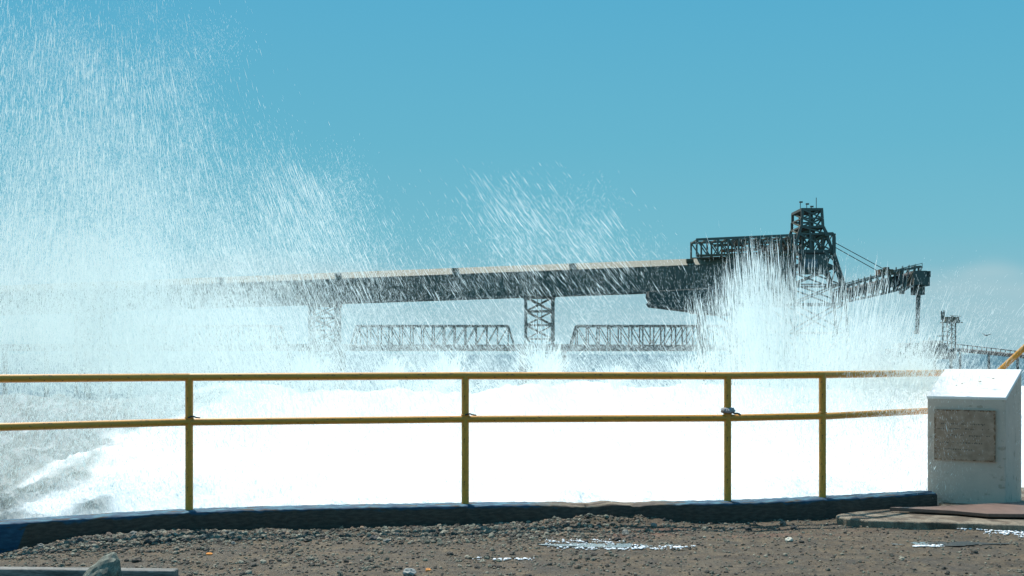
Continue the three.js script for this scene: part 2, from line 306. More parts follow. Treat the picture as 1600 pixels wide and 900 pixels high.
// ---------------------------------------------------------------- kerb
{
  const L = kerbCurve.getLength(), W = 2048, H = 256, cv = document.createElement('canvas'); cv.width = W; cv.height = H;
  const ctx = cv.getContext('2d'), img = ctx.createImageData(W, H), n = 420, pts = kerbCurve.getSpacedPoints(n);
  for (let j = 0; j < H; j++) for (let i = 0; i < W; i++) {
    const s = i / W * L, x = kerbCurve.getPointAt(i / W).x, v = 1 - j / H, o = (j * W + i) * 4;   // v 0..0.5 front, 0.5..0.6 edge, 0.6..1 top and back
    const g = fbm(s * 9, v * 22, 4), h = fbm(s * 2.3 + 30, v * 5, 4), fine = fbm(s * 60, v * 70, 2);
    let c = [70 + 26 * g + 14 * fine, 60 + 24 * g + 14 * fine, 51 + 20 * g + 12 * fine];          // bare wet concrete
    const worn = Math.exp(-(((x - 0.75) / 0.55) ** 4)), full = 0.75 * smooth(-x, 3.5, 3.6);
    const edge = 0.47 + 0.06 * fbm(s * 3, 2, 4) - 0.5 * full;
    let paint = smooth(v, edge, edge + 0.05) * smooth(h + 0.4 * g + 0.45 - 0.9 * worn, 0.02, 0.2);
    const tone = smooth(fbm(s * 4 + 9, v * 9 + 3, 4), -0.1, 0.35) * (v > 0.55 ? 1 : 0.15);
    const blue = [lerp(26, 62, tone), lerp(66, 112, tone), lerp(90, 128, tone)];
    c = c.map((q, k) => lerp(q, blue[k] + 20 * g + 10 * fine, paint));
    if (worn > 0.2 && v > 0.5) { const t = worn * smooth(h, -0.2, 0.2); c = c.map((q, k) => lerp(q, [138, 124, 100][k] + 40 * fine, t * 0.7)); }
    for (let k = 0; k < 3; k++) img.data[o + k] = clamp(c[k], 0, 255); img.data[o + 3] = 255;
  }
  ctx.putImageData(img, 0, 0);
  const map = new THREE.CanvasTexture(cv); map.colorSpace = THREE.SRGBColorSpace; map.magFilter = THREE.LinearFilter;
  const prof = [[0.125, -0.18, 0], [0.125, -0.02, 0.2], [0.123, 0.06, 0.34], [0.12, 0.145, 0.5], [0.1, 0.16, 0.58], [0.03, 0.162, 0.68], [-0.05, 0.162, 0.8], [-0.11, 0.158, 0.9], [-0.125, 0.14, 0.95], [-0.13, -0.2, 1]];
  const pos = [], uv = [], idx = [], m = prof.length;
  pts.forEach((p, i) => {
    const t = kerbCurve.getTangentAt(i / n), nx = -t.z, nz = t.x;                      // towards the camera
    const worn = Math.exp(-(((p.x - 0.75) / 0.5) ** 4));
    prof.forEach(([o, y, v], k) => {
      const r = 0.006 * fbm(p.x * 6 + k, k * 3.1, 3) + 0.004 * N2(p.x * 31, k * 5);
      const chip = (k >= 2 && k <= 4 ? 1 : 0) * (0.05 * worn * smooth(fbm(p.x * 2.7, 8, 3), -0.2, 0.3) + 0.018 * smooth(fbm(p.x * 4, 30, 3), 0.2, 0.4));
      const q = o + r - chip;
      pos.push(p.x + nx * q, y + 0.8 * r - chip * 0.35 - (k > 3 && k < 9 ? 0.012 * worn * (0.5 + N2(p.x * 3, 3)) : 0), p.z + nz * q); uv.push(i / n, v);
    });
    if (i) for (let k = 0; k < m - 1; k++) { const a = (i - 1) * m + k, b = a + m; idx.push(a, b, a + 1, b, b + 1, a + 1); }
  });
  const g = new THREE.BufferGeometry(); g.setAttribute('position', new THREE.Float32BufferAttribute(pos, 3)); g.setAttribute('uv', new THREE.Float32BufferAttribute(uv, 2)); g.setIndex(idx); g.computeVertexNormals();
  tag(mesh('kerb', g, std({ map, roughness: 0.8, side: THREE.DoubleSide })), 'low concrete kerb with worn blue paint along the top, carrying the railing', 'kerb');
}

// ---------------------------------------------------------------- yellow pipe railing
const TOP = 0.16 + 1.017, MID = 0.16 + 0.674, PR = 0.03;
const paintTex = noiseTexture(512, (u, v) => {
  const n = tile(u, v, 10) * 0.5 + tile(u, v, 40, 5) * 0.3, chip = smooth(tile(u, v, 26, 9) + 0.4 * tile(u, v, 90, 2), 0.52, 0.62), k = 1 + 0.12 * n;
  return [lerp(212 * k, 100, chip), lerp(148 * k, 60, chip), lerp(54 * k, 40, chip)];
});
const yellow = std({ map: paintTex, roughness: 0.45 });
{
  const posts = [[-6.09, -7.92], [-4.28, -8.98], [-2.47, -10.04], [-0.373, -10.47], [1.75, -10.65], [2.586, -10.93], [4.1, -12.25]];
  const r = thing('railing', v3(-0.373, 0.16, -10.47), 'yellow painted two-rail pipe railing standing on the blue kerb', 'railing');
  const steel = std({ color: rgb(0.05, 0.045, 0.04), roughness: 0.7 });
  const railGeo = new THREE.CylinderGeometry(1, 1, 1, 20, 1);
  const ruv = railGeo.attributes.uv; for (let i = 0; i < ruv.count; i++) ruv.setXY(i, ruv.getX(i) * 0.35, ruv.getY(i) * 3);
  posts.forEach(([x, z], i) => {
    if (i < 6) {
      const top = mesh('post', railGeo, yellow, r); top.position.set(x, 0.155 + (TOP - 0.155) / 2, z).sub(r.position); top.scale.set(PR, TOP - 0.155, PR);
      const collar = mesh('weld', new THREE.TorusGeometry(PR + 0.001, 0.005, 8, 20), yellow, top); collar.rotation.x = Math.PI / 2; collar.scale.set(1 / PR, 1 / PR, 1 / PR);
      collar.position.y = (MID - 0.155) / (TOP - 0.155) - 0.5 + 0.034; collar.scale.set(1 / PR, 1 / PR, 1 / (TOP - 0.155));
    }
    const q = posts[i + 1]; if (!q) return;
    const sag = (R) => 0.004 * R;
    pipe('top_rail', v3(x, TOP + sag(i % 2), z), v3(q[0], TOP + sag((i + 1) % 2), q[1]), PR, yellow, r, railGeo);
    pipe('mid_rail', v3(x, MID, z), v3(q[0], MID + (i === 4 ? 0.004 : 0), q[1]), PR * 0.97, yellow, r, railGeo);
    const j = mesh('elbow', new THREE.SphereGeometry(PR * 1.005, 16, 12), yellow, r); j.position.set(q[0], TOP + sag((i + 1) % 2), q[1]).sub(r.position);
  });
  for (const k of [2, 3]) {  // ends of twisted wire left at the joints
    const c = v3(posts[k][0] + 0.05, MID + 0.031, posts[k][1] + 0.01);
    const w = new THREE.TubeGeometry(new THREE.CatmullRomCurve3([v3(-0.05, 0.004, 0.03), v3(-0.015, 0.014, 0.026), v3(0.01, 0.006, 0.02), v3(0.04, 0.002, 0.02)]), 12, 0.006, 6);
    const m = mesh('wire', w, steel, r); m.position.copy(c).sub(r.position);
  }
}
// rag knotted round the third post
{
  const c = v3(1.75, MID + 0.062, -10.65), r = thing('rag', c, 'dirty grey white rag knotted round a yellow post above the mid rail', 'rag');
  const R = rng(5), cloth = std({ color: rgb(0.34, 0.33, 0.33), roughness: 0.95 }), dark = std({ color: rgb(0.06, 0.055, 0.05), roughness: 0.9 });
  const wrap = new THREE.TorusGeometry(0.036, 0.019, 12, 36), p = wrap.attributes.position;
  for (let i = 0; i < p.count; i++) { const a = Math.atan2(p.getY(i), p.getX(i)), k = 1 + 0.22 * N2(a * 2.3, p.getZ(i) * 60); p.setXYZ(i, p.getX(i) * k, p.getY(i) * k, p.getZ(i) * 1.15 + 0.006 * N2(a * 3, 4)); }
  wrap.computeVertexNormals(); const w = mesh('wrap', wrap, cloth, r); w.rotation.x = Math.PI / 2;
  const knot = new THREE.IcosahedronGeometry(0.022, 3), q = knot.attributes.position;
  for (let i = 0; i < q.count; i++) { const k = 1 + 0.3 * N3(q.getX(i) * 70, q.getY(i) * 70, q.getZ(i) * 70); q.setXYZ(i, q.getX(i) * k * 1.3, q.getY(i) * k * 0.8, q.getZ(i) * k); }
  knot.computeVertexNormals(); mesh('knot', knot, cloth, r).position.set(0.005, 0.0, 0.05);
  const tail = new THREE.TubeGeometry(new THREE.CatmullRomCurve3([v3(0.02, -0.01, 0.045), v3(0.05, -0.022, 0.04), v3(0.08, -0.024, 0.03), v3(0.1, -0.036, 0.02)]), 14, 0.008, 6);
  mesh('tail', tail, dark, r);
}
// another pipe climbing away behind the plinth
{
  const a = at(1548, 592, 11.9), b = at(1640, 507, 11.6), r = thing('handrail', a, 'yellow handrail pipe climbing to the right behind the white plinth', 'handrail');
  pipe('rail', a, b, 0.026, yellow, r);
  const foot = v3(a.x, 0, a.z); pipe('post', foot, a, 0.032, yellow, r);
  const s = mesh('elbow', new THREE.SphereGeometry(0.033, 14, 10), yellow, r); s.position.set(0, 0, 0);
}

// ---------------------------------------------------------------- plinth with plaque, on its step
{
  const turn = -0.6, c = v3(4.09, 0.135, -11.6), w = 0.665, d = 0.54, r = thing('plinth', c, 'whitewashed desk-shaped plinth with a sloping top and a weathered plaque', 'plinth');
  r.rotation.y = -turn * -1;
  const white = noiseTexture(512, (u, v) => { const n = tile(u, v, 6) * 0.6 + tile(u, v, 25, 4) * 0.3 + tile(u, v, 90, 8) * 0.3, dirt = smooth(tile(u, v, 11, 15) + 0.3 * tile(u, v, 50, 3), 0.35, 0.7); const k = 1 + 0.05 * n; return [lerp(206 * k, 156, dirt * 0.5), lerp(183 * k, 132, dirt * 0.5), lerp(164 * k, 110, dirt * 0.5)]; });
  const shadedPlaster = std({ map: white, roughness: 0.85 }), topWhite = std({ color: rgb(0.78, 0.77, 0.74), roughness: 0.8 });  // body colour darkened for the shade on its upright faces; top kept white
  // side outline: front low, back high, sloping top
  const fy = 0.82, by = 1.045, s = new THREE.Shape(); s.moveTo(-d / 2, -0.14); s.lineTo(d / 2, -0.14); s.lineTo(d / 2, fy); s.lineTo(-d / 2, by); s.closePath();
  const body = new THREE.ExtrudeGeometry(s, { depth: w - 0.02, bevelEnabled: true, bevelSize: 0.01, bevelThickness: 0.01, bevelSegments: 2 });
  body.translate(0, 0, -(w - 0.02) / 2); body.rotateY(-Math.PI / 2); mesh('body', body, shadedPlaster, r);
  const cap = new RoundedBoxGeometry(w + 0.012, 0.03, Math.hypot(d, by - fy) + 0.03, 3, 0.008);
  const capm = mesh('top', cap, topWhite, r); capm.position.set(0, (fy + by) / 2 + 0.02, 0); capm.rotation.x = Math.atan2(by - fy, d);
  // flakes and droppings on the top
  const spot = std({ color: rgb(0.42, 0.36, 0.28), roughness: 0.9 }), R = rng(9);
  const long = Math.hypot(d, by - fy);
  for (const [x, z, q] of [[-0.1, 0.05, 0.01], [0.04, -0.04, 0.014], [0.14, -0.16, 0.008], [-0.14, 0.12, 0.007]]) {
    const g = new THREE.IcosahedronGeometry(1, 1); g.scale(q * (1 + R()), 0.004, q); const m = mesh('stain', g, spot, capm); m.position.set(x, 0.016, z * long); m.rotation.y = R() * 6;
  }
  // plaque with four lines of worn, unreadable lettering
  const cv = document.createElement('canvas'); cv.width = 512; cv.height = 420; const x = cv.getContext('2d');
  const im = x.createImageData(512, 420);
  for (let j = 0; j < 420; j++) for (let i = 0; i < 512; i++) { const o = (j * 512 + i) * 4, n = fbm(i / 120, j / 90, 4) * 22 + fbm(i / 14, j / 14, 3) * 7, rim = smooth(Math.max(Math.abs(i - 256) / 256, Math.abs(j - 210) / 210) + 0.05 * fbm(i / 30, j / 30, 3), 0.93, 0.98) * smooth(fbm(i / 60 + 4, j / 60, 3), -0.25, 0.2); const b = [168, 136, 112], q = [122, 84, 56]; for (let k = 0; k < 3; k++) im.data[o + k] = lerp(b[k] + n, q[k] + n, rim); im.data[o + 3] = 255; }
  x.putImageData(im, 0, 0);
  const Q = rng(21);
  [[60, 110, 430], [30, 150, 460], [120, 205, 470], [50, 265, 400], [60, 320, 330]].forEach(([x0, y, x1]) => {
    for (let px = x0; px < x1; px += 11 + 9 * Q()) { if (Q() < 0.18) { px += 16; continue; } x.fillStyle = `rgba(72,62,50,${0.35 + 0.5 * Q()})`; x.fillRect(px, y + Q() * 5, 4 + 6 * Q(), 5 + 10 * Q()); x.fillRect(px - 2, y + 4 + Q() * 8, 8 + 5 * Q(), 3); }
  });
  const map = new THREE.CanvasTexture(cv); map.colorSpace = THREE.SRGBColorSpace; map.magFilter = THREE.LinearFilter;
  const pl = thing; // plaque is fixed to the plinth
  const pm = std({ map, roughness: 0.7 }), edge = std({ color: rgb(0.42, 0.36, 0.27), roughness: 0.8 });
  const face = new THREE.BoxGeometry(0.52, 0.44, 0.02), plaque = mesh('plaque', face, [edge, edge, edge, edge, pm, edge], r);
  plaque.position.set(-0.005, 0.515, d / 2 + 0.02); plaque.userData.label = 'weathered grey brown plaque with worn lettering';
}
{
  // low concrete footing with a rounded nose, and a brown slab lying on it
  const foot = thing('footing', v3(4.0, 0, -10.6), 'low pale concrete footing with a rounded end below the plinth', 'footing');
  const s = new THREE.Shape(), P = [[2.62, 10.55], [2.66, 10.36], [2.86, 10.24], [3.2, 10.16], [3.8, 10.0], [5.2, 9.62], [6.6, 9.3], [6.6, 12.6], [4.0, 12.4], [3.66, 11.2], [3.1, 10.94], [2.75, 10.72]];
  const ring = new THREE.CatmullRomCurve3(P.map(([a, b]) => v3(a, b, 0)), true, 'centripetal', 0.5).getPoints(90);
  ring.forEach((p, i) => { const n = 0.022 * fbm(p.x * 4, p.y * 4, 3); i ? s.lineTo(p.x - 4 + n, p.y - 10.6 + n) : s.moveTo(p.x - 4 + n, p.y - 10.6 + n); });
  const conc = noiseTexture(512, (u, v) => { const n = tile(u, v, 8) * 0.5 + tile(u, v, 30, 4) * 0.35 + tile(u, v, 110, 7) * 0.4, k = 1 + 0.35 * n, w = smooth(tile(u, v, 5, 30), -0.1, 0.3); return [lerp(132, 100, w) * k, lerp(120, 86, w) * k, lerp(102, 70, w) * k]; });
  const g = new THREE.ExtrudeGeometry(s, { depth: 0.13, bevelEnabled: true, bevelSize: 0.02, bevelThickness: 0.015, bevelSegments: 3, curveSegments: 20 });
  g.rotateX(Math.PI / 2); g.scale(1, 1, -1); { const ix = g.index; const p = g.attributes.position; for (let i = 0; i < p.count; i += 3) { for (const a of [g.attributes.position, g.attributes.uv]) { const n = a.itemSize; for (let k = 0; k < n; k++) { const t = a.array[(i + 1) * n + k]; a.array[(i + 1) * n + k] = a.array[(i + 2) * n + k]; a.array[(i + 2) * n + k] = t; } } } }
  g.computeVertexNormals(); const f = mesh('concrete', g, std({ map: conc, roughness: 0.85, bumpMap: groundBump, bumpScale: 0.012 }), foot); f.position.y = 0.042;
  const slab = thing('slab', v3(4.4, 0.062, -10.6), 'flat reddish brown slab lying on the footing in front of the plinth', 'slab');
  const t = new THREE.Shape(); [[3.1, 10.46], [3.4, 10.43], [4.3, 10.08], [5.6, 9.6], [6.4, 9.5], [6.4, 11.0], [4.6, 10.95], [3.75, 10.88], [3.55, 10.68]].forEach(([a, b], i) => { i ? t.lineTo(a - 4.4, b - 10.6) : t.moveTo(a - 4.4, b - 10.6); });
  const h = new THREE.ExtrudeGeometry(t, { depth: 0.022, bevelEnabled: true, bevelSize: 0.006, bevelThickness: 0.004, bevelSegments: 2 }); h.rotateX(-Math.PI / 2); h.scale(1, 1, -1);
  const brown = noiseTexture(512, (u, v) => { const n = tile(u, v, 7) * 0.5 + tile(u, v, 30, 4) * 0.3 + tile(u, v, 100, 7) * 0.3, k = 1 + 0.2 * n; return [108 * k, 84 * k, 72 * k]; });
  const hp = h.attributes.position; for (let i = 0; i < hp.count; i += 3) for (const a of [h.attributes.position, h.attributes.uv]) { const n = a.itemSize; for (let k = 0; k < n; k++) { const q = a.array[(i + 1) * n + k]; a.array[(i + 1) * n + k] = a.array[(i + 2) * n + k]; a.array[(i + 2) * n + k] = q; } }
  h.computeVertexNormals(); mesh('plate', h, std({ map: brown, roughness: 0.6 }), slab).position.y = 0.012;
}

// ---------------------------------------------------------------- jetty and conveyor
const dark = std({ color: rgb(0.15, 0.143, 0.118), roughness: 0.75 }), darker = std({ color: rgb(0.125, 0.12, 0.1), roughness: 0.8 }), rusty = std({ color: rgb(0.16, 0.1, 0.06), roughness: 0.85 }), olive = std({ color: rgb(0.1, 0.095, 0.06), roughness: 0.8 });
const cladTex = noiseTexture(512, (u, v) => { const n = tile(u, v, 6) * 0.5 + tile(u, v, 24, 3) * 0.3 + tile(u, v, 90, 5) * 0.25, k = 1 + 0.22 * n, r = smooth(tile(u, v, 14, 40), 0.3, 0.7) * 0.5; return [lerp(108 * k, 118, r), lerp(107 * k, 100, r), lerp(97 * k, 80, r)]; });
const clad = std({ map: cladTex, roughness: 0.7 }), roofMat = std({ color: rgb(0.22, 0.215, 0.155), roughness: 0.7 }), deckMat = std({ color: rgb(0.24, 0.2, 0.17), roughness: 0.85 });
const galleryD = (px) => lerp(175, 152, px / 1130);
{
  const gal = thing('conveyor_gallery', at(843, 465, galleryD(843)), 'long dark enclosed conveyor gallery sloping up to the right above the sea', 'conveyor');
  const topY = (px) => 446 - 44 * px / 1130, botY = (px) => 491 - 34.5 * px / 1020;
  const n = 24, p0 = -330, p1 = 1140, H = 0.8, depth = 4.2;
  const corrug = (len, hgt) => { const k = Math.round(len / 0.45), sh = []; for (let i = 0; i <= k; i++) { const x = len * i / k; sh.push([x, 0], [x + len / k * 0.5, 0], [x + len / k * 0.55, 0.05], [x + len / k * 0.95, 0.05]); } return sh.filter(([x]) => x <= len); };
  for (let i = 0; i < n; i++) {
    const a = p0 + (p1 - p0) * i / n, b = p0 + (p1 - p0) * (i + 1) / n - 0.35, da = galleryD(a), db = galleryD(b);
    const tl = at(a, topY(a) + 10, da), tr = at(b, topY(b) + 10, db), bl = at(a, botY(a), da), br = at(b, botY(b), db), o = gal.position;
    const quad = (A, B, C, E, mat, name, ribs) => {           // A top left, B top right, C bottom left, E bottom right, with thickness and upright ribs
      const pos = [], idx = [], uv = [], u = B.clone().sub(A), nrm = u.clone().cross(C.clone().sub(A)).normalize().multiplyScalar(-1), len = u.length(), prof = ribs ? corrug(len) : [[0, 0], [len, 0]];
      prof.forEach(([x, q], k) => { const t = x / len; for (const [P, Q] of [[A, B], [C, E]]) { const v = P.clone().lerp(Q, t).addScaledVector(nrm, q).sub(o); pos.push(v.x, v.y, v.z); uv.push((a * 0.07 + x) / 6, P === A ? 0.6 : 0); } if (k) { const w = (k - 1) * 2; idx.push(w, w + 1, w + 2, w + 1, w + 3, w + 2); } });
      const m0 = pos.length / 3; for (const P of [A, B, C, E]) { const v = P.clone().addScaledVector(nrm, -0.12).sub(o); pos.push(v.x, v.y, v.z); uv.push(0, 0); }
      idx.push(m0, m0 + 1, m0 + 2, m0 + 1, m0 + 3, m0 + 2);
      const g = new THREE.BufferGeometry(); g.setAttribute('position', new THREE.Float32BufferAttribute(pos, 3)); g.setAttribute('uv', new THREE.Float32BufferAttribute(uv, 2)); g.setIndex(idx);
      const f = g.toNonIndexed(); f.computeVertexNormals(); mat.side = THREE.DoubleSide; return mesh(name, f, mat, gal);
    };
    quad(tl, tr, bl, br, clad, 'side_panel', true);
    const rl = at(a, topY(a), da), rr = at(b, topY(b), db); rl.z -= 1.1; rr.z -= 1.1; rl.y += 0.05; rr.y += 0.05;
    const el = tl.clone().add(v3(0, 0, 0.12)), er = tr.clone().add(v3(0, 0, 0.12));
    quad(rl, rr, el, er, roofMat, 'roof_panel', false);
    const bk = (v) => v.clone().add(v3(0, 0, -depth));
    quad(bk(tl), bk(tr), bk(bl), bk(br), clad, 'back_panel', false);
    quad(bl, br, bk(bl), bk(br), darker, 'floor_panel', false);
    quad(bk(tl).add(v3(0, 0.6, 0)), bk(tr).add(v3(0, 0.6, 0)), rl, rr, roofMat, 'roof_panel', false);
    if (i % 3 === 1) block('joint_cover', at(b, topY(b) + 3, db).add(v3(0, 0.02, -0.4)), 0.8, 0.34, 0.9, olive, gal);
  }
  // beam along the lower edge
  for (let i = 0; i < 6; i++) { const a = p0 + (p1 - p0) * i / 6, b = p0 + (p1 - p0) * (i + 1) / 6; member('bottom_beam', at(a, botY(a) - 1.5, galleryD(a)).add(v3(0, 0, 0.15)), at(b, botY(b) - 1.5, galleryD(b)).add(v3(0, 0, 0.15)), 0.25, 0.3, dark, gal); }
}
// trestle towers carrying the gallery
for (const [px, top, where] of [[140, 488, 'steel trestle tower at the left, dim behind the thick spray'], [505, 477, 'steel trestle tower between the two left bridge spans under the gallery'], [843, 464, 'steel trestle tower left of the rightmost bridge span, standing under the gallery']]) {
  const D = galleryD(px) + 1, t = thing('trestle_tower', v3(at(px, 552, D).x, SEA, -D), where, 'tower', 'trestle towers of the jetty');
  const hw = 1.65, y1 = at(px, top, D).y, cx = at(px, 552, D).x, zs = [-D + 0.4, -D - 3.4], levels = 6, Y = (k) => lerp(SEA + 2, y1, k / levels);
  for (const z of zs) for (const s of [-1, 1]) member('leg', v3(cx + s * hw, SEA - 1, z), v3(cx + s * hw, y1, z), 0.34, 0.34, dark, t);
  for (const z of zs) for (let k = 0; k <= levels; k++) member('strut', v3(cx - hw, Y(k), z), v3(cx + hw, Y(k), z), 0.18, 0.18, dark, t);
  for (const z of zs) for (let k = 0; k < levels; k++) { member('brace', v3(cx - hw, Y(k), z + 0.1), v3(cx + hw, Y(k + 1), z + 0.1), 0.15, 0.15, dark, t); member('brace', v3(cx + hw, Y(k), z - 0.1), v3(cx - hw, Y(k + 1), z - 0.1), 0.15, 0.15, dark, t); }
  for (const s of [-1, 1]) for (let k = 0; k < levels; k++) { const f = k % 2; member('side_brace', v3(cx + s * hw, Y(k), zs[f]), v3(cx + s * hw, Y(k + 1), zs[1 - f]), 0.14, 0.14, dark, t); }
  member('ladder_rail', v3(cx - 0.25, SEA + 2, zs[0] + 0.35), v3(cx - 0.25, y1, zs[0] + 0.35), 0.08, 0.08, dark, t);
  member('ladder_rail', v3(cx + 0.25, SEA + 2, zs[0] + 0.35), v3(cx + 0.25, y1, zs[0] + 0.35), 0.08, 0.08, dark, t);
  block('cap_beam', v3(cx, y1 + 0.1, -D - 1.5), 3.9, 0.4, 4.4, dark, t);
}
// jetty deck with lattice bridge spans
const spanLabel = ['lattice bridge span farthest left, almost lost in the spray', 'lattice bridge span between the two trestle towers in clear view', 'lattice bridge span ending at the white burst of spray on the right'];
[[215, 440], [548, 803], [893, 1150]].forEach(([x0, x1], s) => {
  const D = s === 0 ? 163 : s === 1 ? 158 : 154, t = thing('bridge_span', v3(at((x0 + x1) / 2, 552, D).x, at(0, 549, D).y, -D), spanLabel[s], 'bridge', 'lattice spans of the jetty');
  const yT = 509, yB = 539, n = Math.round((x1 - x0 - 18) / 17.3), w = 4;
  for (const dz of [0, -w]) {
    const V = (px, py) => at(px, py, D).add(v3(0, 0, dz)), a = x0 + 9, b = x1 - 9;
    member('top_chord', V(a, yT), V(b, yT), 0.24, 0.24, dark, t);
    member('end_post', V(x0, yB), V(a, yT), 0.22, 0.22, dark, t); member('end_post', V(x1, yB), V(b, yT), 0.22, 0.22, dark, t);
    for (let k = 0; k <= n; k++) {
      const x = lerp(a, b, k / n), y = lerp(a, b, (k + 1) / n);
      member('post', V(x, yT), V(x, yB), 0.15, 0.15, dark, t);
      if (k < n) k < n / 2 ? member('diagonal', V(x, yT), V(y, yB), 0.1, 0.1, dark, t) : member('diagonal', V(x, yB), V(y, yT), 0.1, 0.1, dark, t);
    }
  }
  for (let k = 0; k <= n; k += 2) { const x = lerp(x0 + 9, x1 - 9, k / n), v = at(x, yT, D); member('cross_tie', v, v.clone().add(v3(0, 0, -w)), 0.14, 0.14, dark, t); }
  member('girder', at(x0 - 3, 544, D), at(x1 + 3, 544, D), 0.35, 0.72, deckMat, t);
  member('girder', at(x0 - 3, 544, D).add(v3(0, 0, -w)), at(x1 + 3, 544, D).add(v3(0, 0, -w)), 0.35, 0.72, deckMat, t);
  member('walkway', at(x0 - 3, 539, D).add(v3(0, 0, -w / 2)), at(x1 + 3, 539, D).add(v3(0, 0, -w / 2)), w - 0.4, 0.1, deckMat, t);
});
[[-330, 215], [440, 548], [803, 893]].forEach(([x0, x1], s) => {   // solid deck between the spans
  const D = 160 - s * 2, t = thing('jetty_deck', v3(at((x0 + x1) / 2, 552, D).x, SEA, -D), ['jetty deck at the far left behind the tall spray', 'short jetty deck at the foot of the trestle left of the clear bridge span', 'short jetty deck at the foot of the trestle nearest the rightmost span'][s], 'jetty');
  member('girder', at(x0 + 4, 544, D + 0.5), at(x1 - 4, 544, D + 0.5), 0.4, 0.74, deckMat, t);
  member('deck_slab', at(x0 + 4, 538.6, D + 2.5), at(x1 - 4, 538.6, D + 2.5), 4.2, 0.12, deckMat, t);
  const np = Math.max(2, Math.round((x1 - x0) / 60));
  for (let k = 0; k < np; k++) for (const dz of [0.5, 4]) { const p = at(lerp(x0 + 12, x1 - 12, k / (np - 1)), 548, D + dz); pipe('pile', v3(p.x, SEA - 1, p.z), p, 0.3, deckMat, t); }
});
